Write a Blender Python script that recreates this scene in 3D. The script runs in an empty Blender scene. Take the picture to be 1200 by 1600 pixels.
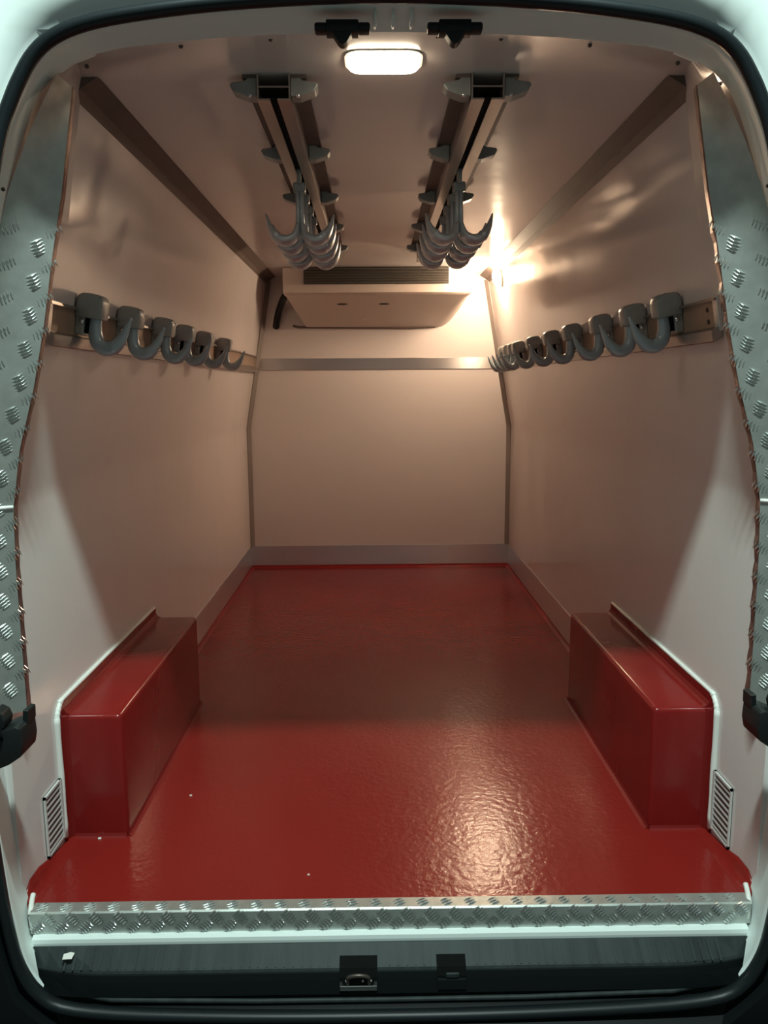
import bpy, bmesh, math, random
from mathutils import Vector, Matrix
random.seed(4)
S = bpy.context.scene
C = S.collection
PI = math.pi

# ------------------------------------------------------------------ camera
cam_d = bpy.data.cameras.new('camera'); cam = bpy.data.objects.new('camera', cam_d); C.objects.link(cam)
cam.location = (-0.0293, -1.678, 1.1725)
cam.matrix_world = (Matrix.Translation(cam.location) @ Matrix.Rotation(-0.0113, 4, 'Z')
                    @ Matrix.Rotation(PI/2 - 0.1572, 4, 'X') @ Matrix.Rotation(-0.0074, 4, 'Z'))
cam_d.sensor_fit = 'HORIZONTAL'; cam_d.sensor_width = 36.0
cam_d.lens = 1225.9 / 1200 * 36.0
cam_d.clip_start = 0.02
S.camera = cam
# ------------------------------------------------------------------ world, lights, exposure
w = bpy.data.worlds.new('world'); S.world = w; w.use_nodes = True
w.node_tree.nodes['Background'].inputs[0].default_value = (0.54, 0.67, 0.63, 1)
w.node_tree.nodes['Background'].inputs[1].default_value = 0.15
ld = bpy.data.lights.new('workshop_tube', 'AREA'); ld.shape = 'RECTANGLE'; ld.size = 0.35; ld.size_y = 0.10
ld.energy = 88; ld.color = (0.77, 1.0, 0.93)
lo = bpy.data.objects.new('workshop_tube', ld); C.objects.link(lo)
lo.location = (0.0, -1.08, 3.35)
lo.rotation_euler = (Vector((0, 0.9, 0.2)) - lo.location).to_track_quat('-Z', 'Y').to_euler()
MAIN_EMIT = 12.0
SIDE_EMIT = 430.0
S.view_settings.view_transform = 'Standard'
S.view_settings.look = 'None'
S.view_settings.gamma = 1.0
S.view_settings.exposure = 0.38
try: S.view_settings.use_curve_mapping = False
except Exception: pass

# ------------------------------------------------------------------ materials
def mat(name, col, rough=0.5, metal=0.0, spec=0.5, bump=None, var=None, emit=None, coat=0.0, stretch=None, rvar=None):
    m = bpy.data.materials.new(name); m.use_nodes = True
    nt = m.node_tree; n = nt.nodes; b = n['Principled BSDF']
    b.inputs['Base Color'].default_value = (*col, 1)
    b.inputs['Roughness'].default_value = rough
    b.inputs['Metallic'].default_value = metal
    b.inputs['Specular IOR Level'].default_value = spec
    b.inputs['Coat Weight'].default_value = coat
    b.inputs['Coat Roughness'].default_value = 0.08
    tc = n.new('ShaderNodeTexCoord'); mp = n.new('ShaderNodeMapping')
    nt.links.new(tc.outputs['Object'], mp.inputs['Vector'])
    if stretch: mp.inputs['Scale'].default_value = stretch
    if var:   # (scale, amount)
        t = n.new('ShaderNodeTexNoise'); t.inputs['Scale'].default_value = var[0]; t.inputs['Detail'].default_value = 5
        nt.links.new(mp.outputs[0], t.inputs['Vector'])
        r = n.new('ShaderNodeValToRGB'); r.color_ramp.elements[0].position = 0.3; r.color_ramp.elements[1].position = 0.7
        a = var[1]
        r.color_ramp.elements[0].color = (*[c*(1-a) for c in col], 1)
        r.color_ramp.elements[1].color = (*[min(1, c*(1+a)) for c in col], 1)
        nt.links.new(t.outputs['Fac'], r.inputs[0]); nt.links.new(r.outputs[0], b.inputs['Base Color'])
    if rvar:  # (scale, lo, hi)
        t = n.new('ShaderNodeTexNoise'); t.inputs['Scale'].default_value = rvar[0]; t.inputs['Detail'].default_value = 4
        nt.links.new(mp.outputs[0], t.inputs['Vector'])
        r = n.new('ShaderNodeMapRange'); r.inputs['From Min'].default_value = 0.3; r.inputs['From Max'].default_value = 0.7
        r.inputs['To Min'].default_value = rvar[1]; r.inputs['To Max'].default_value = rvar[2]
        nt.links.new(t.outputs['Fac'], r.inputs[0]); nt.links.new(r.outputs[0], b.inputs['Roughness'])
    if bump:  # list of (scale, strength, distance)
        prev = None
        for sc, st, di in bump:
            t = n.new('ShaderNodeTexNoise'); t.inputs['Scale'].default_value = sc; t.inputs['Detail'].default_value = 3
            nt.links.new(mp.outputs[0], t.inputs['Vector'])
            bp = n.new('ShaderNodeBump'); bp.inputs['Strength'].default_value = st; bp.inputs['Distance'].default_value = di
            nt.links.new(t.outputs['Fac'], bp.inputs['Height'])
            if prev: nt.links.new(prev.outputs[0], bp.inputs['Normal'])
            prev = bp
        nt.links.new(prev.outputs[0], b.inputs['Normal'])
    if emit:
        b.inputs['Emission Color'].default_value = (*emit[0], 1); b.inputs['Emission Strength'].default_value = emit[1]
    return m

ANISO = 0.25
M = {}
M['grp'] = mat('white_lining_panel', (0.77, 0.71, 0.69), 0.13, spec=0.38, bump=[(2.6, 0.35, 0.008)], rvar=(2.0, 0.10, 0.17))
M['ceil'] = mat('ceiling_lining_panel', (0.72, 0.67, 0.65), 0.16, spec=0.40, bump=[(2.2, 0.35, 0.010)], rvar=(2.0, 0.12, 0.20))
M['red'] = mat('red_floor_coating', (0.22, 0.014, 0.011), 0.20, spec=0.42, bump=[(9, 0.25, 0.004), (55, 0.45, 0.0024)], var=(2.0, 0.06))
M['redbox'] = mat('red_resin_coating', (0.20, 0.011, 0.010), 0.20, spec=0.4, bump=[(14, 0.3, 0.003), (60, 0.15, 0.001)], var=(5, 0.12))
M['redfillet'] = mat('red_resin_fillet', (0.18, 0.010, 0.009), 0.5, spec=0.25)
M['redcove'] = mat('dark_red_cove', (0.22, 0.008, 0.008), 0.3, bump=[(20, 0.2, 0.002)])
M['steel'] = mat('brushed_stainless', (0.74, 0.72, 0.72), 0.36, metal=0.9)
_b = M['steel'].node_tree.nodes['Principled BSDF']; _b.inputs['Anisotropic'].default_value = 0.85; _b.inputs['Anisotropic Rotation'].default_value = ANISO
_t = M['steel'].node_tree.nodes.new('ShaderNodeTangent'); _t.direction_type = 'RADIAL'; _t.axis = 'Z'
M['steel'].node_tree.links.new(_t.outputs[0], _b.inputs['Tangent'])
M['alu'] = mat('rail_aluminium', (0.50, 0.46, 0.43), 0.34, metal=1.0, bump=[(60, 0.1, 0.0004)])
M['alutan'] = mat('rail_channel_aluminium', (0.44, 0.33, 0.25), 0.45, metal=0.35, var=(8, 0.1))  # tan base colour carries the warm reflection seen in the channel
M['aludark'] = mat('dark_reflection_strip', (0.15, 0.115, 0.10), 0.60, metal=0.2, var=(4, 0.12))  # brownish grey aluminium, its dark reflection put into the base colour
M['cornerstrip'] = mat('grey_corner_sealing_strip', (0.30, 0.26, 0.24), 0.45, metal=0.3)
M['checker'] = mat('checker_plate_aluminium', (0.55, 0.57, 0.54), 0.38, metal=0.75, var=(30, 0.10), bump=[(90, 0.2, 0.0006)])
M['checkerbar'] = mat('polished_tread_bar', (0.88, 0.91, 0.91), 0.20, metal=1.0)
M['plateedge'] = mat('plate_cut_edge', (0.30, 0.21, 0.18), 0.4, metal=0.8, var=(40, 0.4))  # brown tint puts the red reflection on the edge into its colour
M['paint'] = mat('white_body_paint', (0.78, 0.84, 0.82), 0.55, spec=0.3, coat=0.0, bump=[(8, 0.1, 0.001)])
M['rubber'] = mat('black_rubber', (0.007, 0.010, 0.012), 0.42, spec=0.32, bump=[(60, 0.2, 0.0005)])
M['blackplastic'] = mat('black_plastic', (0.011, 0.014, 0.014), 0.45, spec=0.3, bump=[(80, 0.2, 0.0004)])
M['step'] = mat('grey_black_step_plastic', (0.026, 0.034, 0.034), 0.55, spec=0.25, var=(14, 0.25), stretch=(3, 0.4, 0.4))
M['dark'] = mat('dark_cavity', (0.004, 0.005, 0.005), 0.8, spec=0.1)
M['sealant'] = mat('white_sealant', (0.80, 0.80, 0.76), 0.42, bump=[(30, 0.3, 0.002)])
M['hook'] = mat('grey_blue_cast_hook', (0.38, 0.47, 0.52), 0.28, metal=0.15, spec=0.6, coat=0.25, var=(20, 0.08))
M['hookdark'] = mat('grey_hook_saddle', (0.38, 0.39, 0.38), 0.40, metal=0.2, var=(20, 0.1))
M['prong'] = mat('aluminium_double_hook', (0.56, 0.62, 0.66), 0.34, metal=0.3, var=(18, 0.08))
M['bracket'] = mat('grey_bracket', (0.30, 0.33, 0.33), 0.42, metal=0.5, var=(20, 0.1))
M['unit'] = mat('cream_plastic_housing', (0.66, 0.57, 0.51), 0.28, spec=0.5)
M['grille'] = mat('dark_grille_plastic', (0.05, 0.045, 0.04), 0.5)
M['grille_slat'] = mat('grille_slat_plastic', (0.11, 0.095, 0.08), 0.45)
M['chrome'] = mat('bright_metal', (0.75, 0.76, 0.75), 0.18, metal=1.0)
M['screw'] = mat('dark_screw_head', (0.10, 0.08, 0.07), 0.4, metal=0.7)
M['vent'] = mat('white_vent_plastic', (0.62, 0.60, 0.58), 0.4)
M['ventslat'] = mat('vent_slat_plastic', (0.36, 0.31, 0.30), 0.4)
M['ventdark'] = mat('vent_dark_inner', (0.12, 0.08, 0.08), 0.6)
M['lampmain'] = mat('lit_roof_lamp_diffuser', (0.9, 0.85, 0.75), 0.4, emit=((1.0, 0.80, 0.56), MAIN_EMIT))
M['lampside'] = mat('lit_side_lamp_diffuser', (0.9, 0.85, 0.75), 0.4, emit=((1.0, 0.74, 0.49), SIDE_EMIT))
M['lampbase'] = mat('cream_lamp_bezel', (0.70, 0.66, 0.58), 0.35)
M['bumper'] = mat('black_bumper_plastic', (0.005, 0.007, 0.008), 0.55, spec=0.2, bump=[(120, 0.3, 0.0006)])
M['crumb'] = mat('pale_crumb', (0.75, 0.72, 0.68), 0.6)

# ------------------------------------------------------------------ helpers
def obj(name, bm, m, parent=None, smooth=False, recalc=True):
    if recalc: bmesh.ops.recalc_face_normals(bm, faces=bm.faces)
    me = bpy.data.meshes.new(name); bm.to_mesh(me); bm.free()
    me.materials.append(M[m] if isinstance(m, str) else m)
    if smooth:
        for p in me.polygons: p.use_smooth = True
    o = bpy.data.objects.new(name, me); C.objects.link(o)
    if parent: o.parent = parent
    return o
def autosmooth(o, deg=35):
    me = o.data
    for p in me.polygons: p.use_smooth = True
    bm = bmesh.new(); bm.from_mesh(me)
    for e in bm.edges:
        if len(e.link_faces) == 2 and e.calc_face_angle(0) > math.radians(deg): e.smooth = False
    bm.to_mesh(me); bm.free()
    return o
def tag(o, label, cat, group=None, kind=None):
    o['label'] = label; o['category'] = cat
    if group: o['group'] = group
    if kind: o['kind'] = kind
    return o
def empty(name, loc=(0, 0, 0)):
    o = bpy.data.objects.new(name, None); C.objects.link(o); o.location = loc
    o.empty_display_size = 0.05
    return o
def struct(name, bm, m, label=None, parent=None, **k):
    o = obj(name, bm, m, parent, **k); o['kind'] = 'structure'
    if label: o['label'] = label
    return o
def add_box(bm, x0, x1, y0, y1, z0, z1, bev=0, seg=2):
    r = bmesh.ops.create_cube(bm, size=1)
    vs = r['verts']
    for v in vs:
        v.co = Vector(((x0+x1)/2 + v.co.x*(x1-x0), (y0+y1)/2 + v.co.y*(y1-y0), (z0+z1)/2 + v.co.z*(z1-z0)))
    if bev:
        es = list({e for v in vs for e in v.link_edges})
        bmesh.ops.bevel(bm, geom=es, offset=bev, segments=seg, profile=0.5, affect='EDGES')
    return bm
def B(*a, **k): return add_box(bmesh.new(), *a, **k)
def loft(bm, secs, closed=True, cap=False):
    rows = [[bm.verts.new(p) for p in s] for s in secs]
    n = len(rows[0])
    for a, b in zip(rows, rows[1:]):
        for i in range(n if closed else n-1):
            j = (i+1) % n
            bm.faces.new((a[i], a[j], b[j], b[i]))
    if cap:
        bm.faces.new(rows[0]); bm.faces.new(rows[-1])
    return bm
def tube(bm, path, rad, n=12, flat=(1, 1), up=None, cap=True):
    """rad: number or list; flat: (width along side, width along other)."""
    path = [Vector(p) for p in path]; secs = []
    for i, p in enumerate(path):
        t = (path[min(i+1, len(path)-1)] - path[max(i-1, 0)]).normalized()
        u = Vector(up) if up else (Vector((0, 0, 1)) if abs(t.z) < 0.9 else Vector((0, 1, 0)))
        s = t.cross(u).normalized(); o2 = s.cross(t).normalized()
        r = rad[i] if isinstance(rad, (list, tuple)) else rad
        secs.append([p + s*math.cos(2*PI*k/n)*r*flat[0] + o2*math.sin(2*PI*k/n)*r*flat[1] for k in range(n)])
    return loft(bm, secs, True, cap)
def spline(pts, n=8):
    P = [Vector(p) for p in pts]; out = []
    Q = [P[0]*2-P[1]] + P + [P[-1]*2-P[-2]]
    for i in range(1, len(Q)-2):
        for k in range(n):
            t = k/n; a, b, c, d = Q[i-1], Q[i], Q[i+1], Q[i+2]
            out.append(0.5*((2*b) + (c-a)*t + (2*a-5*b+4*c-d)*t*t + (3*b-a-3*c+d)*t**3))
    out.append(P[-1]); return out
def prism(bm, poly, axis, a, b, bev=0):
    """poly: 2D points in the plane normal to axis, extruded from a to b."""
    def co(p, v):
        return {'x': (v, p[0], p[1]), 'y': (p[0], v, p[1]), 'z': (p[0], p[1], v)}[axis]
    va = [bm.verts.new(co(p, a)) for p in poly]; vb = [bm.verts.new(co(p, b)) for p in poly]
    fs = [bm.faces.new(va), bm.faces.new(vb[::-1])]
    n = len(poly)
    for i in range(n): fs.append(bm.faces.new((va[i], vb[i], vb[(i+1) % n], va[(i+1) % n])))
    if bev:
        bmesh.ops.recalc_face_normals(bm, faces=fs)
        es = list({e for f in fs for e in f.edges})
        bmesh.ops.bevel(bm, geom=es, offset=bev, segments=2, profile=0.5, affect='EDGES')
    return bm
def copy_tree(o, parent=None):
    c = o.copy(); C.objects.link(c)
    if parent: c.parent = parent
    for ch in list(o.children): copy_tree(ch, c)
    return c
def interp(tab, z):
    tab = sorted(tab)
    if z <= tab[0][0]: return tab[0][1]
    for (a, b), (c, d) in zip(tab, tab[1:]):
        if z <= c: return b + (d-b)*(z-a)/(c-a)
    return tab[-1][1]

W, L, H, KZ, TX = 0.85, 3.413, 1.865, 0.924, 0.69
SL = (W-TX)/(H-KZ)
def wx(z): return W if z < KZ else W - SL*(z-KZ)

# ------------------------------------------------------------------ floor
bm = B(-W, W, -0.022, L, -0.03, 0.0)
floor = struct('floor', bm, 'red', 'glossy dark red coated load floor')
for s in (-1, 1):
    # coved red upstand at the mouth of the load space
    top = [(-0.02, 0.004), (-0.005, 0.020), (0.018, 0.036), (0.07, 0.036), (0.13, 0.020), (0.21, 0.006), (0.26, 0.002)]
    bm = bmesh.new(); secs = []
    for y, h in top:
        secs.append([(s*W, y, -0.005), (s*W, y, h), (s*(W-0.004), y, h), (s*(W-0.008), y, h*0.45+0.002), (s*(W-0.022), y, 0.0025), (s*(W-0.035), y, 0.0005)])
    loft(bm, secs, False)
    o = struct('cove', bm, 'red', parent=floor, smooth=True)
    bm = bmesh.new()
    prism(bm, [(s*W, 0), (s*(W-0.022), 0), (s*(W-0.008), 0.005), (s*(W-0.004), 0.014), (s*W, 0.014)], 'y', 1.143, L)
    struct('cove', bm, 'redcove', parent=floor)
bm = bmesh.new(); prism(bm, [(L, 0), (L-0.028, 0), (L-0.010, 0.006), (L-0.005, 0.017), (L, 0.017)], 'x', -W, W)
struct('cove', bm, 'redcove', parent=floor)

# ------------------------------------------------------------------ walls
def wall_side(s):
    bm = bmesh.new(); T = 0.02
    prof = [(W, -0.03), (W, KZ-0.02)] + [(W - SL*0.0, KZ-0.005), (W-SL*0.02, KZ+0.02)] + [(wx(H+0.01), H+0.01), (wx(H+0.01)+T, H+0.01), (W+T, KZ), (W+T, -0.03)]
    ny = 1
    prism(bm, [(s*x, z) for x, z in prof], 'y', -0.018, L+0.02)
    return bm
wl = struct('wall_left', wall_side(-1), 'grp', 'white glossy lining panel, kinked inward towards the roof')
wr = struct('wall_right', wall_side(1), 'grp', 'white glossy lining panel with hook rail and bright lamp reflections')
for o in (wl, wr): autosmooth(o, 20)
bm = bmesh.new(); prism(bm, [(-W, -0.03), (W, -0.03), (W, KZ), (TX, H+0.01), (-TX, H+0.01), (-W, KZ)], 'y', L, L+0.02)
struct('wall_back', bm, 'grp', 'white bulkhead panel behind the cooling unit')

# contour of the rear opening (half profile: seal at y=-0.15, jamb inner edge)
SEAL = [(0, 1.857), (.12, 1.855), (.24, 1.849), (.35, 1.840), (.45, 1.828), (.515, 1.817), (.565, 1.803), (.605, 1.783), (.635, 1.755), (.658, 1.720), (.675, 1.688),
        (.698, 1.635), (.725, 1.54), (.762, 1.40), (.797, 1.25), (.842, .95), (.852, .65), (.845, .45), (.834, .33), (.826, .186), (.818, .08),
        (.806, -.01), (.790, -.065), (.762, -.110), (.715, -.142), (.60, -.160), (.40, -.170), (.2, -.175), (0, -.176)]
JAMB = [(0, -.05, 1.845), (.11, -.05, 1.844), (.22, -.05, 1.841), (.33, -.05, 1.835), (.43, -.05, 1.826), (.50, -.05, 1.819), (.555, -.05, 1.808), (.60, -.05, 1.793), (.635, -.05, 1.772), (.668, -.05, 1.738), (.688, -.05, 1.70),
        (.706, -.055, 1.65), (.740, -.06, 1.55), (.785, -.06, 1.40), (.830, -.06, 1.25), (.872, -.06, .95), (.872, -.05, .65), (.868, -.04, .45), (.862, -.03, .33), (.856, -.025, .18), (.850, -.022, .06),
        (.838, -.025, -.02), (.825, -.06, -.05), (.805, -.08, -.075)]
# ------------------------------------------------------------------ ceiling
cj = JAMB[:13]
front = [(x, y, z) for x, y, z in cj]
def far(pt):
    x, y, z = pt
    if x <= 0.62: return (x*TX/0.62*0.985 if x > 0 else 0, 0.25, H)
    return None
tgt = []
for i, (x, y, z) in enumerate(cj):
    if i <= 7: tgt.append((min(TX-0.002, x*TX/0.60), 0.25, H))
    else:
        zz = [1.81, 1.76, 1.71, 1.65, 1.55][i-8]; tgt.append((wx(zz)-0.001, 0.25, zz))
secs = []
for k in range(7):
    t = k/6; e = t
    row = []
    for (a, b) in zip(front, tgt):
        bul = 0.006*math.sin(PI*t)
        row.append((a[0]+(b[0]-a[0])*e, a[1]+(b[1]-a[1])*t, a[2]+(b[2]-a[2])*math.sin(t*PI/2)))
    full = [(-x, y, z) for x, y, z in row[::-1]] + row[1:]
    secs.append(full)
bm = bmesh.new(); loft(bm, secs, False)
bmesh.ops.remove_doubles(bm, verts=bm.verts, dist=1e-5)
cfront = bm
me_tmp = bpy.data.meshes.new('t'); cfront.to_mesh(me_tmp); cfront.free()
bm = bmesh.new(); add_box(bm, -TX-0.02, TX+0.02, 0.25, L+0.02, H, H+0.02); bm.from_mesh(me_tmp)
ceiling = struct('ceiling', bm, 'ceil', 'white glossy roof lining with rounded rear edge', recalc=False)
autosmooth(ceiling, 30)
bpy.data.meshes.remove(me_tmp)
for x, z, y in [(-.585, 1.797, -.02), (-.638, 1.765, -.035), (-.40, 1.833, -.02), (-.225, 1.845, -.02), (-.095, 1.8505, -.02), (.10, 1.8505, -.02), (.225, 1.845, -.02), (.40, 1.833, -.02), (.575, 1.800, -.02), (.655, 1.757, -.035)]:
    bm = bmesh.new(); bmesh.ops.create_uvsphere(bm, u_segments=10, v_segments=6, radius=0.0045)
    for v in bm.verts: v.co = Vector((x, y, z)) + v.co
    struct('screw', bm, 'screw', parent=ceiling, smooth=True)

# ------------------------------------------------------------------ trims
for s, nm, lb in ((-1, 'trim_1', 'brownish metal strip with painted dark reflection in the roof corner above the six-hook rail'), (1, 'trim_2', 'brownish metal strip with painted dark reflection in the roof corner beside the bright side lamp')):
    bm = bmesh.new()
    e = 0.0015
    pr = [(s*(TX-0.050), H-e*0.5), (s*(TX-0.045), H-0.004), (s*(TX-0.008), H-0.026), (s*(wx(H-.045)-0.001), H-0.045), (s*(wx(H-.045)+.006), H-0.045), (s*(TX+.004), H-e*0.5)]
    prism(bm, pr, 'y', 0.215, L-0.001)
    struct(nm, bm, 'aludark', lb)
for s, nm, lb in ((-1, 'trim_3', 'grey upright strip sealing bulkhead corner beneath black hose'), (1, 'trim_4', 'grey upright strip sealing bulkhead corner beneath side lamp')):
    bm = bmesh.new(); tk = 0.026
    path = [(W, 0.146), (W, KZ), (TX+0.004, H-0.03)]
    secs = []
    for x, z in path:
        secs.append([(s*x, L-tk, z), (s*(x-0.005), L-tk, z), (s*(x-tk), L-0.005, z), (s*(x-tk), L, z), (s*x, L, z)])
    loft(bm, secs, True, True)
    struct(nm, bm, 'cornerstrip', lb)
# flat metal rubbing strip across bulkhead and on to both side walls
bm = B(-0.765, 0.765, L-0.006, L-0.0005, 1.287, 1.360, bev=0.0015, seg=1)
struct('trim_5', bm, 'steel', 'brushed metal strip across the bulkhead below the cooling unit')
# ------------------------------------------------------------------ baseboards
struct('baseboard_back', B(-W+0.002, W-0.002, L-0.004, L-0.0004, 0.012, 0.146), 'steel', 'brushed stainless kick plate at bulkhead foot')
for s, nm in ((-1, 'baseboard_left'), (1, 'baseboard_right')):
    struct(nm, B(*sorted((s*W-s*0.0004, s*(W-0.004))), 1.143, L-0.005, 0.010, 0.146), 'steel', 'brushed stainless kick plate running from wheel arch to bulkhead')

# ------------------------------------------------------------------ rear frame
jn = len(JAMB)
secsA, secsB = [], []
def half_loft(s):
    bm = bmesh.new(); secs = []
    for (sx, sz), (jx, jy, jz) in zip(SEAL[:jn], JAMB):
        a = Vector((s*sx, -0.150, sz)); b = Vector((s*jx, jy, jz))
        # a rounded lip next to the seal, a shallow channel, then the inner edge
        out = Vector((s*1, 0, 0)) if sz < 1.6 and sz > 0 else Vector((0, 0, 1 if sz > 0 else -1))
        if 1.6 <= sz < 1.8: out = Vector((s*0.8, 0, 0.6))
        secs.append([a + out*0.010, a + Vector((0, 0.012, 0)), a.lerp(b, 0.35)+out*0.004, a.lerp(b, 0.7)+out*0.006, b, b + Vector((0, 0.03, 0)) + out*0.012])
    loft(bm, secs, False); return bm
bm = half_loft(1); bm2 = half_loft(-1); t = bpy.data.meshes.new('t'); bm2.to_mesh(t); bm2.free(); bm.from_mesh(t); bpy.data.meshes.remove(t)
bmesh.ops.remove_doubles(bm, verts=bm.verts, dist=1e-4)
frame = struct('trim_6', bm, 'paint', 'white painted rear door frame around the opening', smooth=True)
# painted sill bar below the tread plate
bm = bmesh.new()
prism(bm, [(-0.048, -0.050), (-0.060, -0.051), (-0.067, -0.056), (-0.069, -0.064), (-0.069, -0.085), (-0.048, -0.085)], 'x', -0.815, 0.815)
struct('sill', bm, 'paint', parent=frame)
# exterior skin round the opening
bm = bmesh.new(); secs = []
half = SEAL[:18]
def offs(p, d, s):
    x, z = p
    if z > 1.82: return (s*x*1.02, z+d)
    if z > 1.6: return (s*(x+d*0.8), z+d*0.9)
    return (s*(x+d), z)
ring = [(1, p) for p in half[::-1]] + [(-1, p) for p in half[1:]]
for s, p in ring:
    a = (s*p[0], -0.150, p[1]); row = [a]
    for d, y in ((0.010, -0.148), (0.022, -0.165), (0.05, -0.185), (0.16, -0.190), (0.24, -0.12), (0.26, 0.25)):
        ox, oz = offs(p, d, s); row.append((ox, y, oz))
    secs.append(row)
loft(bm, secs, False)
skin = obj('van_body', bm, 'paint', smooth=True)
tag(skin, 'white painted van body skin outside the black door seal', 'van body')
for s in (-1, 1):
    bm = bmesh.new(); bmesh.ops.create_uvsphere(bm, u_segments=10, v_segments=6, radius=0.004)
    for v in bm.verts: v.co += Vector((s*0.731, -0.10, 1.55))
    struct('screw', bm, 'screw', parent=frame, smooth=True)
# small pressed ribs in the header between the two latch catches
for x in (-0.022, 0.012, 0.046):
    bm = bmesh.new(); tube(bm, [(x, -0.125, 1.851), (x, -0.108, 1.846), (x, -0.09, 1.842), (x, -0.070, 1.843)], [0.002, 0.004, 0.004, 0.002], 10)
    struct('pressed_rib', bm, 'paint', parent=frame, smooth=True)

# workshop ground under and behind the van
M['concrete'] = mat('dark_concrete', (0.22, 0.22, 0.21), 0.6, var=(2, 0.15))
struct('trim_7', B(-6, 6, -8, 6, -0.74, -0.70), 'concrete', 'dark workshop ground behind the van').name = 'workshop_floor'
# ------------------------------------------------------------------ rubber seal
path = [(x, -0.158, z) for x, z in SEAL] ; loop = path + [(-x, y, z) for x, y, z in path[1:-1][::-1]]
loopv = [Vector(p) for p in loop]
# resample as a closed Catmull-Rom
N = len(loopv); pts = []
for i in range(N):
    a, b, c, d = loopv[(i-1) % N], loopv[i], loopv[(i+1) % N], loopv[(i+2) % N]
    for k in range(3):
        t = k/3; pts.append(0.5*((2*b)+(c-a)*t+(2*a-5*b+4*c-d)*t*t+(3*b-a-3*c+d)*t**3))
bm = bmesh.new(); rows = []
cen = Vector((0, -0.158, 0.9)); n = len(pts)
for i, p in enumerate(pts):
    t = (pts[(i+1) % n]-pts[i-1]).normalized(); yv = Vector((0, -1, 0)); o2 = t.cross(yv).normalized()
    if (p+o2*0.01-cen).length < (p-cen).length: o2 = -o2
    pr = [(-0.012, 0.004), (-0.013, 0.012), (-0.008, 0.021), (0.0, 0.024), (0.008, 0.020), (0.012, 0.011), (0.011, 0.0), (0.004, -0.006), (-0.007, -0.006)]
    rows.append([bm.verts.new(p + o2*a + yv*b) for a, b in pr])
for i in range(n):
    a, b = rows[i], rows[(i+1) % n]
    for k in range(9): bm.faces.new((a[k], a[(k+1) % 9], b[(k+1) % 9], b[k]))
tag(obj('rubber_seal', bm, 'rubber', smooth=True), 'black rubber seal running right round the rear opening', 'door seal')

# ------------------------------------------------------------------ checker plate
def tread(bm, c, u, v, nrm, ang, L0=0.034, nb=5, pitch=0.0070):
    """five parallel raised lens-shaped bars in one cluster, rotated by ang in the plane u,v."""
    du = u*math.cos(ang) + v*math.sin(ang); dv = -u*math.sin(ang) + v*math.cos(ang)
    for k in range(nb):
        o = c + dv*(k-(nb-1)/2)*pitch; l = L0/2*(1-0.12*abs(k-(nb-1)/2)); wd = 0.0024; h = 0.0028
        a = bm.verts.new(o-du*l); b = bm.verts.new(o+du*l)
        p = bm.verts.new(o+dv*wd); q = bm.verts.new(o-dv*wd)
        e = bm.verts.new(o-du*l*0.5+nrm*h); f = bm.verts.new(o+du*l*0.5+nrm*h)
        for tri in ((a, q, e), (a, e, p), (b, f, q), (b, p, f)): bm.faces.new(tri)
        bm.faces.new((e, q, f)); bm.faces.new((e, f, p))
XI = [(.48, .812), (.62, .812), (.80, .811), (.92, .806), (1.05, .782), (1.12, .760), (1.18, .742), (1.31, .711), (1.437, .686), (1.565, .657), (1.69, .635), (1.766, .622)]
XO = [(.48, .880), (.95, .880), (1.25, .838), (1.40, .790), (1.47, .766), (1.557, .735), (1.65, .693), (1.72, .655), (1.766, .627)]
for s, lb in ((-1, 'chequered aluminium plate on the left door pillar'), (1, 'chequered aluminium plate on the right door pillar')):
    e = empty('checker_plate_trim', (s*0.8, 0, 0.5)); tag(e, lb, 'metal trim', None)
    inv = Vector((-e.location.x, -e.location.y, -e.location.z))
    bm = bmesh.new(); secs = []; zs = []
    z = 0.465
    while z < 1.766: zs.append(z); z += 0.02
    zs.append(1.766)
    def P(z, t):
        xi, xo = interp(XI, z), interp(XO, z)
        return Vector((s*(xi+(xo-xi)*t), -0.004-0.064*t**1.3, z))
    for z in zs:
        secs.append([P(z, t/4)+inv for t in range(5)])
    loft(bm, secs, False)
    obj('plate', bm, 'checker', e, smooth=True)
    bm = bmesh.new(); secs = []
    for i, z in enumerate(zs):
        p = P(z, 0); wob = (0.0006 if s < 0 else 0.0020)*math.sin(z*2*PI/0.067) if z < 1.5 else 0
        secs.append([p+inv+Vector((-s*wob, 0, 0)), p+inv+Vector((-s*wob-s*0.001, 0.006, 0)), p+inv+Vector((-s*wob+s*0.004, 0.030, 0)), p+inv+Vector((s*0.004, 0.004, 0))])
    loft(bm, secs, True, True)
    obj('plate_edge', bm, 'plateedge', e, smooth=False)
    bm = bmesh.new(); row = 0; z = 0.52
    while z < 1.50:
        for c in range(4):
            xi, xo = interp(XI, z), interp(XO, z); wd = xo-xi
            off = 0.026 + c*0.066 - (0.022 if row % 2 else 0)
            if off > wd-0.006: continue
            t = off/wd
            p = P(z, t); u = (P(z, min(1, t+0.05))-P(z, max(0, t-0.05))).normalized(); v = (P(z+0.01, t)-P(z-0.01, t)).normalized()
            nr = u.cross(v).normalized()
            if nr.y > 0: nr = -nr
            tread(bm, p+inv+nr*0.0004, u, v, nr, math.radians(60) if row % 2 else math.radians(-30))
        z += 0.0335; row += 1
    o = obj('tread_pattern', bm, 'checkerbar', e); o['kind'] = 'stuff'
    # welded joint
    zj = 0.925
    bm = bmesh.new(); tube(bm, [P(zj, t/4)+inv+Vector((0, -0.0015, 0)) for t in range(5)], 0.004, 8)
    obj('joint_bead', bm, 'sealant', e, smooth=True)

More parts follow.
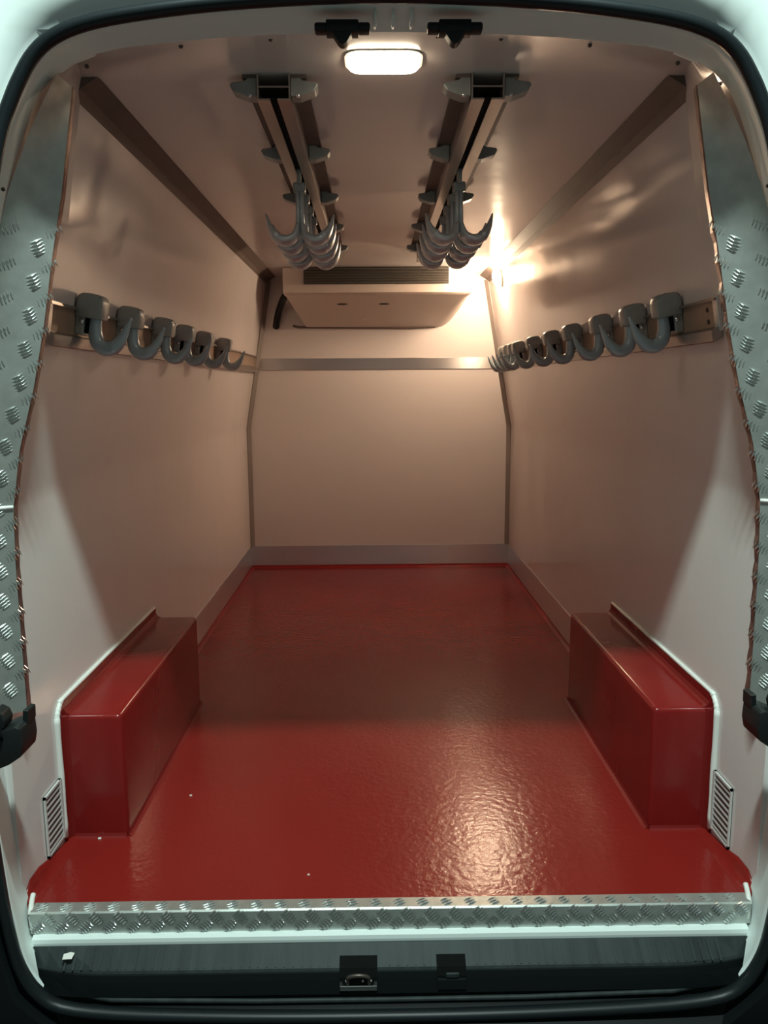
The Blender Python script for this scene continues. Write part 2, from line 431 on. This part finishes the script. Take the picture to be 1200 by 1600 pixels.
# sill plate: folded chequered strip
e = empty('sill_plate', (0, 0, 0)); tag(e, 'folded chequered aluminium strip along the front edge of the red floor', 'metal trim')
bm = bmesh.new()
prism(bm, [(-0.018, 0.0005), (-0.018, 0.0022), (-0.051, 0.0022), (-0.0545, -0.001), (-0.0545, -0.050), (-0.052, -0.050), (-0.052, 0.0005)], 'x', -0.822, 0.824)
obj('plate', bm, 'checker', e)
bm = bmesh.new(); x = -0.800; k = 0
while x < 0.81:
    tread(bm, Vector((x, -0.035, 0.0024)), Vector((1, 0, 0)), Vector((0, 1, 0)), Vector((0, 0, 1)), math.radians(28), L0=0.030, nb=3, pitch=0.0085)
    tread(bm, Vector((x+0.02, -0.0548, -0.013)), Vector((1, 0, 0)), Vector((0, 0, 1)), Vector((0, -1, 0)), math.radians(40))
    tread(bm, Vector((x-0.006, -0.0548, -0.034)), Vector((1, 0, 0)), Vector((0, 0, 1)), Vector((0, -1, 0)), math.radians(-45))
    x += 0.0545
o = obj('tread_pattern', bm, 'checkerbar', e); o['kind'] = 'stuff'
for s in (-1, 1):
    bm = bmesh.new(); tube(bm, spline([(s*0.835, 0.0, 0.012), (s*0.832, -0.015, 0.006), (s*0.826, -0.035, 0.001), (s*0.822, -0.047, -0.01), (s*0.818, -0.05, -0.045)], 5), [0.006]*20+[0.004], 8)
    obj('sealant_bead', bm, 'sealant', e, smooth=True)

# ------------------------------------------------------------------ bumper step
e = empty('entry_step', (0, 0, 0)); tag(e, 'dark ribbed plastic entry step below the chequered sill strip', 'step')
prof = [(-0.069, -0.070), (-0.074, -0.068), (-0.116, -0.098), (-0.119, -0.103), (-0.121, -0.112), (-0.124, -0.116), (-0.126, -0.120), (-0.126, -0.20), (-0.069, -0.20)]
bm = bmesh.new(); secs = []
xs = [-0.81, -0.80, -0.78, -0.74, -0.66] + [-0.5+0.1*i for i in range(11)] + [0.66, 0.74, 0.78, 0.80, 0.81]
HX = [(-0.118, -0.034), (0.098, 0.163)]
def endlift(x):
    a = max(0, abs(x)-0.62)/0.19
    return 0.055*a*a
for x in xs:
    l = endlift(x)
    secs.append([(x, y + (0.0 if i < 2 else l*0.55), z) for i, (y, z) in enumerate(prof)])
loft(bm, secs, True, True)
obj('step_top', bm, 'step', e)
bm = bmesh.new()
for i in range(76):
    x = -0.73 + i*0.0195
    if any(a-0.015 < x < b+0.01 for a, b in HX): continue
    prism(bm, [(x, -0.0780), (x+0.004, -0.0780), (x+0.004, -0.114), (x, -0.114)], 'z', 0, 0.0012)
for v in bm.verts: v.co.z += -0.0723 + (v.co.y+0.08)*(0.03/0.042)
o = obj('rib_pattern', bm, 'step', e); o['kind'] = 'stuff'
# dark lower face
bm = bmesh.new(); secs = []
for i in range(33):
    x = -0.80+1.6*i/32; l = endlift(x)*0.55
    secs.append([(x, -0.112+l, -0.1035), (x, -0.1225+l, -0.1045), (x, -0.127+l, -0.118), (x, -0.134+l*.6, -0.148), (x, -0.120+l, -0.150)])
loft(bm, secs, True, True)
obj('step_riser', bm, 'bumper', e)
bm = bmesh.new(); tube(bm, [(-0.72, -0.118, -0.146), (-0.62, -0.134, -0.154), (-0.3, -0.139, -0.158), (0, -0.139, -0.159), (0.3, -0.139, -0.158), (0.62, -0.134, -0.154), (0.72, -0.118, -0.146)], 0.0055, 8)
obj('lower_lip', bm, 'step', e, smooth=True)
# latch striker plate and second lock recess
def recess(x0, x1, metal):
    a, b, top, bot = -0.098, -0.136, -0.078, -0.122
    bm = bmesh.new()
    add_box(bm, x0, x0+0.004, b, a, bot, top+0.002); add_box(bm, x1-0.004, x1, b, a, bot, top+0.002)
    add_box(bm, x0, x1, a-0.003, a+0.002, bot, top+0.002); add_box(bm, x0, x1, b-0.003, b, bot-0.002, bot+0.001)
    return bm
for (x0, x1), nm, lb in ((HX[0], 'latch_striker', 'metal door latch striker in the wider recess of the step'), (HX[1], 'lock_socket', 'black square lock socket in the narrower recess of the step')):
    r = empty(nm, ((x0+x1)/2, -0.115, -0.085)); tag(r, lb, 'door latch')
    iv = (-(x0+x1)/2, 0.115, 0.085)
    def sh(bm):
        for v in bm.verts: v.co += Vector(iv)
        return bm
    bm = bmesh.new()
    prism(bm, [(-0.097, -0.0830), (-0.1180, -0.0975), (-0.1280, -0.112), (-0.1330, -0.136), (-0.1180, -0.136), (-0.097, -0.0875)], 'x', x0, x1)
    obj('recess', sh(bm), 'dark', r)
    def sh2(bm):
        for v in bm.verts: v.co += Vector(iv) + Vector((0, 0.000, -0.014))
        return bm
    if nm == 'latch_striker':
        bm = bmesh.new(); add_box(bm, x0+0.001, x1-0.001, -0.1370, -0.1315, -0.1245, -0.1130, bev=0.001, seg=1)
        add_box(bm, x0+0.001, x0+0.007, -0.1360, -0.1315, -0.118, -0.105); add_box(bm, x1-0.007, x1-0.001, -0.1360, -0.1315, -0.118, -0.105)
        obj('catch_plate', sh2(bm), 'chrome', r)
        bm = bmesh.new(); tube(bm, spline([(x0+0.018, -0.131, -0.110), (x0+0.020, -0.134, -0.094), (x0+0.042, -0.136, -0.088), (x0+0.064, -0.134, -0.094), (x0+0.066, -0.131, -0.110)], 5), 0.0045, 10)
        obj('striker_loop', sh2(bm), 'screw', r, smooth=True)
        for dx in (0.015, 0.052, 0.070):
            bm = bmesh.new(); bmesh.ops.create_uvsphere(bm, u_segments=10, v_segments=6, radius=0.003)
            for v in bm.verts: v.co += Vector((x0+dx, -0.1345, -0.102))
            obj('rivet', sh2(bm), 'chrome', r, smooth=True)
    else:
        bm = bmesh.new(); add_box(bm, x0+0.001, x1-0.001, -0.136, -0.130, -0.125, -0.102)
        obj('socket_face', sh2(bm), 'rubber', r)
        bm = bmesh.new(); add_box(bm, x0+0.019, x1-0.016, -0.1335, -0.1285, -0.1000, -0.0880, bev=0.002, seg=1)
        obj('pin', sh2(bm), 'step', r)
# bumper below the seal
bm = bmesh.new(); secs = []
for i in range(25):
    x = -1.1 + 2.2*i/24
    secs.append([(x, -0.130, -0.165), (x, -0.155, -0.168), (x, -0.19, -0.194), (x, -0.25, -0.205), (x, -0.265, -0.24), (x, -0.265, -0.40), (x, -0.14, -0.42), (x, -0.14, -0.20)])
loft(bm, secs, True, True)
for s in (-1, 1):
    bmx = [(s*0.862, -0.155, 0.10), (s*0.862, -0.155, 0.0)]
    secs = [[(s*0.70, -0.157, -0.20), (s*1.10, -0.157, -0.20), (s*1.10, -0.20, -0.20), (s*0.70, -0.20, -0.20)],
            [(s*0.800, -0.157, -0.10), (s*1.10, -0.157, -0.10), (s*1.10, -0.20, -0.10), (s*0.800, -0.20, -0.10)],
            [(s*0.832, -0.157, 0.05), (s*1.10, -0.157, 0.05), (s*1.10, -0.20, 0.05), (s*0.832, -0.20, 0.05)],
            [(s*0.846, -0.157, 0.25), (s*1.10, -0.157, 0.25), (s*1.10, -0.19, 0.25), (s*0.846, -0.19, 0.25)],
            [(s*0.855, -0.157, 0.45), (s*1.10, -0.157, 0.45), (s*1.10, -0.19, 0.45), (s*0.855, -0.19, 0.45)]]
    loft(bm, secs, True, True)
tag(autosmooth(obj('rear_bumper', bm, 'bumper'), 40), 'black plastic rear bumper under the door seal', 'bumper')

# ------------------------------------------------------------------ wheel arches
AY0, AY1, AX, AZ, FZ = 0.256, 1.143, 0.693, 0.341, 0.3755
for s, lb in ((-1, 'red coated wheel arch box at the left wall'), (1, 'red coated wheel arch box at the right wall')):
    e = empty('wheel_arch_box', (s*0.77, 0.7, 0)); tag(e, lb, 'wheel arch')
    iv = Vector((-s*0.77, -0.7, 0))
    def sh(bm):
        for v in bm.verts: v.co += iv
        return bm
    bm = bmesh.new()
    r = bmesh.ops.create_cube(bm, size=1)
    for v in bm.verts: v.co = Vector((s*((AX+W)/2) + v.co.x*(W-AX), (AY0+AY1)/2+v.co.y*(AY1-AY0), AZ/2+v.co.z*AZ))
    es = [ed for ed in bm.edges if not all(abs(v.co.z) < 1e-4 for v in ed.verts) and not all(abs(abs(v.co.x)-W) < 1e-4 for v in ed.verts)]
    bmesh.ops.bevel(bm, geom=es, offset=0.014, segments=4, profile=0.5, affect='EDGES')
    # slight hand-laid unevenness
    obj('box', sh(bm), 'redbox', e, smooth=False); autosmooth(e.children[-1], 50)
    # flange on the wall (rounded at the outer top corner)
    yf = AY0-0.026; R = 0.045
    out = [(yf-0.004, 0.0)] + [(yf, 0.15)] + [(yf+R-R*math.cos(a), FZ-R+R*math.sin(a)) for a in [i*PI/12 for i in range(7)]] + [(AY1-0.005, FZ), (AY1-0.005, 0.30), (0.5, 0.15), (0.5, 0.0)]
    bm = bmesh.new(); prism(bm, out, 'x', *sorted((s*(W-0.0005), s*(W-0.007))))
    obj('wall_flange', sh(bm), 'redbox', e)
    # fillets between box and flange
    bm = bmesh.new(); prism(bm, [(s*(W-0.006), AZ-0.002), (s*(W-0.026), AZ-0.002), (s*(W-0.014), AZ+0.004), (s*(W-0.008), AZ+0.014)], 'y', AY0+0.006, AY1-0.006)
    prism(bm, [(s*(W-0.006), AY0+0.002), (s*(W-0.022), AY0+0.002), (s*(W-0.012), AY0-0.004), (s*(W-0.007), AY0-0.012)], 'z', 0.0, AZ-0.004)
    obj('fillet', sh(bm), 'redfillet', e)
    bm = bmesh.new(); prism(bm, [(AY0+0.003, 0), (AY0-0.010, 0), (AY0-0.003, 0.003), (AY0, 0.010)], 'x', *sorted((s*(AX+0.004), s*W)))
    prism(bm, [(s*(AX+0.003), 0), (s*(AX-0.012), 0), (s*(AX-0.003), 0.003), (s*AX, 0.011)], 'y', AY0, AY1)
    obj('floor_fillet', sh(bm), 'redfillet', e)
    line = [(s*(W-0.003), yf-0.005, 0.02), (s*(W-0.003), yf-0.003, 0.15)] + [(s*(W-0.003), yf+R-(R+0.003)*math.cos(a), FZ-R+(R+0.003)*math.sin(a)) for a in [i*PI/12 for i in range(7)]] + [(s*(W-0.003), 0.6, FZ+0.003), (s*(W-0.003), 0.9, FZ+0.002), (s*(W-0.003), AY1-0.008, FZ+0.001)]
    sp = spline(line, 4); nn = len(sp)
    bm = bmesh.new(); tube(bm, sp, [0.0085*(1-0.45*i/nn)+0.0006*math.sin(i*1.7) for i in range(nn)], 10, up=(1, 0, 0))
    obj('sealant_bead', sh(bm), 'sealant', e, smooth=True)

# ------------------------------------------------------------------ low vents
for s, lb in ((-1, 'small white louvred vent low on the left wall beside the wheel arch box'), (1, 'small white louvred vent low on the right wall beside the wheel arch box')):
    e = empty('air_vent', (s*W, 0.17, 0.02)); tag(e, lb, 'vent')
    iv = Vector((-s*W, -0.17, -0.02))
    def sh(bm):
        for v in bm.verts: v.co += iv
        return bm
    y0, y1, z0, z1 = 0.118, 0.222, 0.026, 0.186
    bx = lambda a, b: sorted((s*(W-a), s*(W-b)))
    obj('back_plate', sh(B(*bx(0.0006, 0.0016), y0, y1, z0, z1)), 'ventdark', e)
    bm = bmesh.new()
    add_box(bm, *bx(0.0006, 0.007), y0, y0+0.005, z0, z1); add_box(bm, *bx(0.0006, 0.008), y1-0.012, y1, z0, z1)
    add_box(bm, *bx(0.0006, 0.007), y0, y1, z1-0.006, z1); add_box(bm, *bx(0.0006, 0.007), y0, y1, z0, z0+0.006)
    obj('frame', sh(bm), 'vent', e)
    me = None
    for k in range(9):
        zz = z0+0.012+k*0.0162
        if me is None:
            bm = bmesh.new(); prism(bm, [(s*(W-0.0012), 0.001), (s*(W-0.0012), 0.004), (s*(W-0.006), 0.0), (s*(W-0.006), -0.002)], 'y', y0+0.005-0.17, y1-0.010-0.17)
            for v in bm.verts: v.co.x -= s*W
            o = obj('slat', bm, 'ventslat', e); me = o.data
        else:
            o = bpy.data.objects.new('slat', me); C.objects.link(o); o.parent = e
        o.location = (0, 0, zz-0.02)

# ------------------------------------------------------------------ door check catches on the side jambs
for s, lb in ((-1, 'black plastic door catch on the left white door jamb'), (1, 'black plastic door catch on the right white door jamb')):
    zc = 0.447 if s < 0 else 0.462
    e = empty('door_catch', (s*0.80, -0.12, zc)); tag(e, lb, 'door catch', )
    bm = bmesh.new()   # thick curved arm reaching inwards
    pl = [(s*0.07, -0.062), (s*0.03, -0.048), (s*-0.020, -0.028), (s*-0.047, -0.010), (s*-0.052, 0.014), (s*-0.050, 0.050), (s*-0.040, 0.054), (s*-0.020, 0.048), (s*0.02, 0.030), (s*0.07, 0.006)]
    prism(bm, pl, 'y', -0.055, 0.02, bev=0.004)
    obj('arm', bm, 'blackplastic', e); autosmooth(e.children[-1], 40)
    bm = bmesh.new(); prism(bm, [(s*-0.052, 0.046), (s*-0.053, 0.074), (s*-0.042, 0.076), (s*-0.040, 0.048)], 'y', -0.02, 0.018, bev=0.002)
    obj('tongue', bm, 'blackplastic', e)
    bm = bmesh.new(); prism(bm, [(s*-0.012, 0.046), (s*-0.016, 0.062), (s*-0.010, 0.078), (s*0.004, 0.086), (s*0.012, 0.080), (s*0.010, 0.035)][::1], 'y', -0.045, -0.005, bev=0.003)
    obj('roller_housing', bm, 'blackplastic', e)
    bm = bmesh.new(); tube(bm, [(s*-0.012, -0.057, 0.040), (s*0.014, -0.057, 0.033)], 0.012, 14)
    obj('roller', bm, 'dark', e, smooth=True)

# header latch catches
for cx in (-0.0815, 0.125):
    e = empty('header_catch', (cx, -0.118, 1.836))
    bm = bmesh.new(); add_box(bm, -0.030, 0.030, -0.010, 0.022, -0.022, 0.000, bev=0.003)
    obj('body', bm, 'blackplastic', e); autosmooth(e.children[-1], 40)
    for sx in (-1, 1):
        bm = bmesh.new(); add_box(bm, *sorted((sx*0.028, sx*0.051)), -0.008, 0.018, -0.019, -0.004, bev=0.004)
        obj('ear', bm, 'blackplastic', e); autosmooth(e.children[-1], 40)
    bm = bmesh.new(); prism(bm, [(-0.021, -0.018), (0.021, -0.018), (0.008, -0.037), (0.003, -0.041), (-0.003, -0.041), (-0.008, -0.037)], 'y', -0.008, 0.018, bev=0.002)
    obj('wedge', bm, 'blackplastic', e)
    tag(e, ('left' if cx < 0 else 'right') + ' one of two black wedge-shaped latch catches on the header above the roof lamp', 'door catch')

# ------------------------------------------------------------------ roof lamp
e = empty('ceiling_lamp', (-0.003, 0.108, 1.859)); tag(e, 'lit oblong roof lamp glowing warm white between the two ceiling rails', 'lamp')
def stadium(a, b, n=10, dip=0):
    r = b*0.6; pts = []
    for cx, cy, a0 in ((a-r, b-r, 0), (-a+r, b-r, PI/2), (-a+r, -b+r, PI), (a-r, -b+r, 1.5*PI)):
        for k in range(7): t = a0+PI/2*k/6; pts.append((cx+r*math.cos(t), cy+r*math.sin(t)))
    return pts
bm = bmesh.new(); prism(bm, stadium(0.082, 0.055), 'z', -0.006, 0.004); obj('bezel', bm, 'lampbase', e)
bm = bmesh.new(); secs = []
for sc, z in ((1.0, -0.005), (1.0, -0.009), (0.95, -0.014), (0.78, -0.017), (0.2, -0.018)):
    secs.append([(x*sc, y*sc, z) for x, y in stadium(0.077, 0.049)])
loft(bm, secs, True, True); obj('diffuser', bm, 'lampmain', e, smooth=True)

# ------------------------------------------------------------------ cooling unit
e = empty('cooling_unit', (0, 3.2, 1.86)); tag(e, 'cream evaporator cooling unit with dark grille on bulkhead under the roof', 'cooling unit')
iv = Vector((0, -3.2, -1.86))
def sh(bm):
    for v in bm.verts: v.co += iv
    return bm
def unit_sec(y, zb, xl, xr, rl, rr):
    pts = [(xl, H-0.002)]
    for k in range(7): a = PI+ PI/2*k/6; pts.append((xl+rl+rl*math.cos(a), zb+rl+rl*math.sin(a)))
    for k in range(9): a = 1.5*PI+PI/2*k/8; pts.append((xr-rr+rr*math.cos(a), zb+rr+rr*math.sin(a)))
    pts.append((xr, H-0.002))
    return [(x, y, z) for x, z in pts]
bm = bmesh.new()
loft(bm, [unit_sec(3.045, 1.712, -.555, .555, .012, .012), unit_sec(3.035, 1.722, -.55, .55, .012, .012)][::-1] +
     [unit_sec(3.06, 1.705, -.555, .555, .02, .03), unit_sec(3.10, 1.690, -.545, .55, .03, .06), unit_sec(3.20, 1.643, -.520, .54, .03, .10), unit_sec(3.31, 1.590, -.49, .525, .03, .13), unit_sec(L-0.002, 1.545, -.468, .50, .03, .15)], True, True)
obj('housing', sh(bm), 'unit', e); autosmooth(e.children[-1], 30)
g = obj('grille', sh(B(-0.432, 0.410, 3.028, 3.036, 1.768, 1.862)), 'grille', e)
me = None
for k in range(6):
    if me is None:
        bm = bmesh.new(); prism(bm, [(0.0, 0.004), (-0.010, -0.003), (-0.010, -0.006), (0.0, 0.001)], 'x', -0.430, 0.408)
        o = obj('slat', bm, 'grille_slat', g); me = o.data
    else:
        o = bpy.data.objects.new('slat', me); C.objects.link(o); o.parent = g
    o.location = (0, 3.029-3.2, 1.778+k*0.0155-1.86)
for x in (-0.215, 0.035):
    bm = bmesh.new(); r = bmesh.ops.create_uvsphere(bm, u_segments=14, v_segments=6, radius=1)
    for v in bm.verts: v.co = Vector((x+v.co.x*0.034, 3.15+v.co.y*0.010, 1.667+v.co.z*0.006))
    obj('drain_slot', sh(bm), 'grille', e, smooth=True)
bm = bmesh.new(); bmesh.ops.create_uvsphere(bm, u_segments=12, v_segments=6, radius=0.010)
for v in bm.verts: v.co += Vector((-0.085, 3.30, 1.594))
obj('bolt_cap', sh(bm), 'chrome', e, smooth=True)
bm = bmesh.new(); tube(bm, [(-0.535, 3.385, 1.56), (-0.50, 3.40, 1.553), (0.2, 3.405, 1.545), (0.36, 3.405, 1.552)], 0.007, 8)
obj('drain_pipe', sh(bm), 'aludark', e, smooth=True)
bm = bmesh.new(); tube(bm, spline([(-0.552, 3.20, 1.735), (-0.585, 3.27, 1.70), (-0.620, 3.34, 1.635), (-0.640, 3.385, 1.575), (-0.645, 3.408, 1.555)], 5), 0.021, 12)
obj('hose', sh(bm), 'rubber', e, smooth=True); e.children[-1]['label'] = 'thick black insulated hose'

# side lamp: small oval bulkhead light on the right wall next to the unit
LZ = 1.785
e = empty('side_lamp', (wx(LZ)-0.001, 2.93, LZ)); tag(e, 'small glaring oval lamp high on the right wall beside the cooling unit', 'lamp')
bm = bmesh.new(); tube(bm, [(0, 0, 0), (-0.012, 0, 0)], 0.05, 24, up=(0, 1, 0))
for v in bm.verts: v.co.y *= 0.8; v.co.x += SL*-v.co.z
obj('lamp_back', bm, 'lampbase', e)
bm = bmesh.new(); bmesh.ops.create_uvsphere(bm, u_segments=24, v_segments=12, radius=1)
for v in bm.verts: v.co = Vector((-0.030+v.co.x*0.022, v.co.y*0.034, v.co.z*0.045)); v.co.x += SL*-v.co.z
obj('diffuser', bm, 'lampside', e, smooth=True)

# ------------------------------------------------------------------ ceiling rails
RX = {-1: -0.247, 1: 0.231}
def make_rail(s):
    xc = RX[s]
    e = empty('ceiling_rail', (xc, 0.195, H)); tag(e, '%s of the two ceiling hook rails, with paired grey brackets' % ('left' if s < 0 else 'right'), 'rail')
    y0, y1 = 0.0, 2.30; T = 0.0035; hw = 0.037; zt, zb = -0.003, -0.058
    bm = bmesh.new()
    add_box(bm, -hw, -hw+T, y0, y1, zb, zt); add_box(bm, hw-T, hw, y0, y1, zb, zt)
    add_box(bm, -hw+T, hw-T, y0, y1, -0.032, -0.032+T)
    add_box(bm, -hw+T, hw-T, y0+0.12, y1, zt-T, zt)
    add_box(bm, -hw+T, -0.008, y0, y1, zb, zb+T); add_box(bm, 0.008, hw-T, y0, y1, zb, zb+T)
    o = obj('extrusion', bm, 'alu', e)
    obj('slot', B(-0.0078, 0.0078, y0+0.004, y1-0.01, zb+T+0.001, zb+T+0.003), 'dark', e)
    for sx in (-1, 1):
        bm = bmesh.new(); prism(bm, [(sx*hw, -0.010), (sx*(hw+0.034), -0.008), (sx*(hw+0.034), -0.001), (sx*hw, -0.001)], 'y', y0+0.01, y1)
        obj('flange', bm, 'aludark', e)
    bm = bmesh.new(); add_box(bm, -hw+T, hw-T, y0+0.10, y0+0.103, zb+T+0.004, zt-T); obj('tube_shade', bm, 'dark', e)  # dark sheet standing in for the shade inside the open tubes
    wing = None
    for yb in (0.028, 0.52, 1.05, 1.57, 2.06):
        for sx in (-1, 1):
            bm = bmesh.new()
            prism(bm, [(sx*(hw+0.001), -0.009), (sx*(hw+0.022), -0.009), (sx*(hw+0.026), -0.014), (sx*(hw+0.058), -0.018), (sx*(hw+0.062), -0.024), (sx*(hw+0.054), -0.036), (sx*(hw+0.020), -0.048), (sx*(hw+0.001), -0.048)], 'y', yb-0.022, yb+0.022, bev=0.0025)
            obj('bracket', bm, 'bracket', e)
            if yb < 0.1:
                bm = bmesh.new(); bmesh.ops.create_uvsphere(bm, u_segments=10, v_segments=6, radius=0.005)
                for v in bm.verts: v.co += Vector((sx*(hw+0.016), yb-0.020, -0.046))
                obj('bolt', bm, 'chrome', e.children[-1], smooth=True)
    return e
rails = {s: make_rail(s) for s in (-1, 1)}

# ------------------------------------------------------------------ double hooks on the ceiling rails
def make_double():
    e = empty('double_hook')
    bm = bmesh.new(); add_box(bm, -0.006, 0.006, -0.018, 0.018, -0.038, 0.012, bev=0.002); obj('trolley', bm, 'bracket', e)
    bm = bmesh.new(); add_box(bm, -0.018, 0.018, -0.012, 0.012, -0.058, -0.030, bev=0.005); obj('clevis', bm, 'bracket', e)
    bm = bmesh.new()
    for sx in (-1, 1): tube(bm, [(sx*0.0055, 0, -0.040), (sx*0.0055, 0, -0.11), (sx*0.0065, 0, -0.175)], [0.006, 0.0065, 0.008], 10, flat=(1, 1.5), up=(0, 1, 0))
    obj('stem', bm, 'prong', e, smooth=True)
    for sx in (-1, 1):
        pts = [(sx*0.006, 0, -0.150), (sx*0.014, 0, -0.178), (sx*0.032, 0, -0.194), (sx*0.055, 0, -0.195), (sx*0.076, 0, -0.180), (sx*0.091, 0, -0.155), (sx*0.101, 0, -0.120)]
        sp = spline(pts, 5); n = len(sp)
        rad = [0.0075 + 0.0085*math.sin(PI*min(1, i/(n-1)*1.05)) if i < n*0.6 else max(0.0012, (0.0160)*(1-(i-n*0.6)/(n*0.4))+0.001) for i in range(n)]
        bm = bmesh.new(); tube(bm, sp, rad, 12, flat=(1.0, 1.0), up=(0, 1, 0))
        # widen along the rail so that every prong is a broad blade
        for v in bm.verts: v.co.y *= 3.0
        obj('prong', bm, 'prong', e, smooth=True)
    return e
proto = make_double()
names = ['nearest', 'second nearest', 'third nearest', 'farthest']
first = True
for s, side in ((-1, 'on the left ceiling rail'), (1, 'on the right ceiling rail')):
    for k, y in enumerate([0.79, 0.94, 1.10, 1.27]):
        o = proto if first else copy_tree(proto); first = False
        o.location = (RX[s], y, H-0.057); o.rotation_euler = (0, 0, math.radians([2, -3, 4, -2][k]))
        tag(o, '%s double hook %s' % (names[k], side), 'hook', 'double hooks hanging from the ceiling rails')

# ------------------------------------------------------------------ wall rails
tilt = math.atan(SL)
def wall_frame(s, y):     # matrix: local +x = away from the wall, local z = up along the wall, origin on wall at z 1.33
    z = 1.33
    n = Vector((-s*math.cos(tilt), 0, -math.sin(tilt))); up = Vector((-s*math.sin(tilt), 0, math.cos(tilt))); yv = Vector((0, 1, 0))
    m = Matrix((n, yv, up)).transposed().to_4x4(); m.translation = Vector((s*wx(z), y, z)); return m
for s, y0, lb in ((-1, 0.165, 'wall-mounted aluminium hook rail carrying six single hooks'), (1, 0.185, 'wall-mounted aluminium hook rail carrying ten single hooks')):
    e = empty('hook_rail'); e.matrix_world = wall_frame(s, y0); tag(e, lb, 'rail')
    LL = L-y0-0.035
    obj('back_plate', B(0.0006, 0.004, 0, LL, -0.045, 0.047, bev=0.001, seg=1), 'alutan', e)
    obj('end_plate', B(0.0006, 0.010, -0.004, 0.022, -0.032, 0.050, bev=0.001, seg=1), 'chrome', e)
    bm = bmesh.new(); prism(bm, [(0.004, -0.020), (0.024, -0.024), (0.027, -0.027), (0.027, -0.052), (0.024, -0.055), (0.004, -0.047)], 'y', 0, LL)
    obj('lower_lip', bm, 'alu', e)
    bm = bmesh.new(); prism(bm, [(0.004, 0.047), (0.014, 0.047), (0.016, 0.040), (0.013, 0.040), (0.012, 0.044), (0.004, 0.043)], 'y', 0, LL)
    obj('upper_lip', bm, 'alu', e)
    for yy in ((0.66, 1.35, 2.05) if s < 0 else (0.065, 0.66, 1.35, 2.05)):
        for zz in (0.022, -0.006):
            bm = bmesh.new(); bmesh.ops.create_uvsphere(bm, u_segments=10, v_segments=6, radius=0.006)
            for v in bm.verts: v.co = Vector((v.co.x*0.5+0.005, v.co.y+yy, v.co.z+zz))
            obj('bolt', bm, 'screw', e, smooth=True)
def make_hook():
    e = empty('wall_hook')
    # saddle: rounded cap on two cheeks, dark slot between
    bm = bmesh.new(); pr = []
    hw, top = 0.027, 0.088
    sg = lambda v: math.copysign(abs(v)**0.62, v)
    arc = [(0.038+0.034*sg(math.cos(a)), 0.058+0.029*sg(math.sin(a))) for a in [i*PI/10 for i in range(11)]]
    poly = [(0.072, 0.026)] + arc + [(0.004, 0.026)]
    prism(bm, poly, 'y', -0.028, 0.028, bev=0.008)
    obj('saddle', bm, 'hookdark', e); autosmooth(e.children[-1], 40)
    bm = bmesh.new(); add_box(bm, 0.004, 0.026, -0.017, 0.017, -0.018, 0.040, bev=0.003)
    obj('clamp', bm, 'hookdark', e)
    obj('slot', B(0.026, 0.040, -0.010, 0.010, -0.012, 0.036), 'dark', e)
    bm = bmesh.new(); tube(bm, [(0.020, -0.022, 0.016), (0.020, -0.015, 0.016)], 0.006, 10); obj('bolt', bm, 'chrome', e, smooth=True)
    pts = [(0.049, 0, 0.045), (0.049, 0, 0.015), (0.051, 0, -0.010), (0.060, 0, -0.032), (0.078, 0, -0.042), (0.098, 0, -0.037), (0.114, 0, -0.018), (0.126, 0, 0.010), (0.136, 0, 0.044)]
    sp = spline(pts, 5); n = len(sp)
    rad = []
    for i in range(n):
        t = i/(n-1)
        rad.append(0.0130+0.0055*math.sin(PI*min(1, t/0.95)) if t < 0.62 else max(0.0035, 0.0168*(1-((t-0.62)/0.38)**1.3)+0.002))
    bm = bmesh.new(); tube(bm, sp, rad, 14, up=(0, 1, 0))
    obj('hook_arm', bm, 'hook', e, smooth=True)
    return e
hp = make_hook(); first = True
ordn = ['nearest', 'second nearest', 'third nearest', 'fourth nearest', 'fifth nearest', 'sixth nearest', 'seventh nearest', 'eighth nearest', 'ninth nearest', 'farthest']
LY = [0.36, 0.675, 1.04, 1.34, 1.68, 2.12]
RY = [0.42, 0.69, 1.02, 1.41, 1.76, 2.15, 2.54, 2.68, 2.84, 3.00]
for s, ys in ((-1, LY), (1, RY)):
    for k, y in enumerate(ys):
        o = hp if first else copy_tree(hp); first = False
        o.matrix_world = wall_frame(s, y)
        nm = ordn[k] if k < len(ys)-1 else 'farthest'
        tag(o, 'grey-blue single hook, %s of the %s on the %s wall rail' % (nm, 'six' if s < 0 else 'ten', 'left' if s < 0 else 'right'), 'hook', 'single hooks on the wall rails')

# ------------------------------------------------------------------ small debris
for (x, y, z, r, lb) in ((-0.2, 0.075, 0.0, 0.0032, 'tiny pale crumb on the red floor near the sill strip'), (-0.575, 0.46, 0.0, 0.004, 'tiny pale crumb on the red floor beside the wheel arch box'),
                         (-0.765, 0.243, 0.0, 0.0045, 'tiny white drip at the foot of the wheel arch box')):
    bm = bmesh.new(); bmesh.ops.create_icosphere(bm, subdivisions=1, radius=r)
    for v in bm.verts: v.co = Vector((v.co.x*1.2, v.co.y, max(-r*0.5, v.co.z*0.7)))
    o = obj('crumb', bm, 'crumb'); o.location = (x, y, z+r*0.45); tag(o, lb, 'crumb')
bm = bmesh.new(); prism(bm, [(-0.012, -0.006), (0.008, -0.008), (0.013, 0.005), (0.004, 0.008), (-0.010, 0.006)], 'z', 0, 0.0015)
o = obj('paper_scrap', bm, 'crumb'); o.location = (-0.722, -0.098, -0.0735); o.rotation_euler = (math.radians(24), 0, 0.2)
tag(o, 'small white scrap lying on the corner of the dark step', 'scrap')
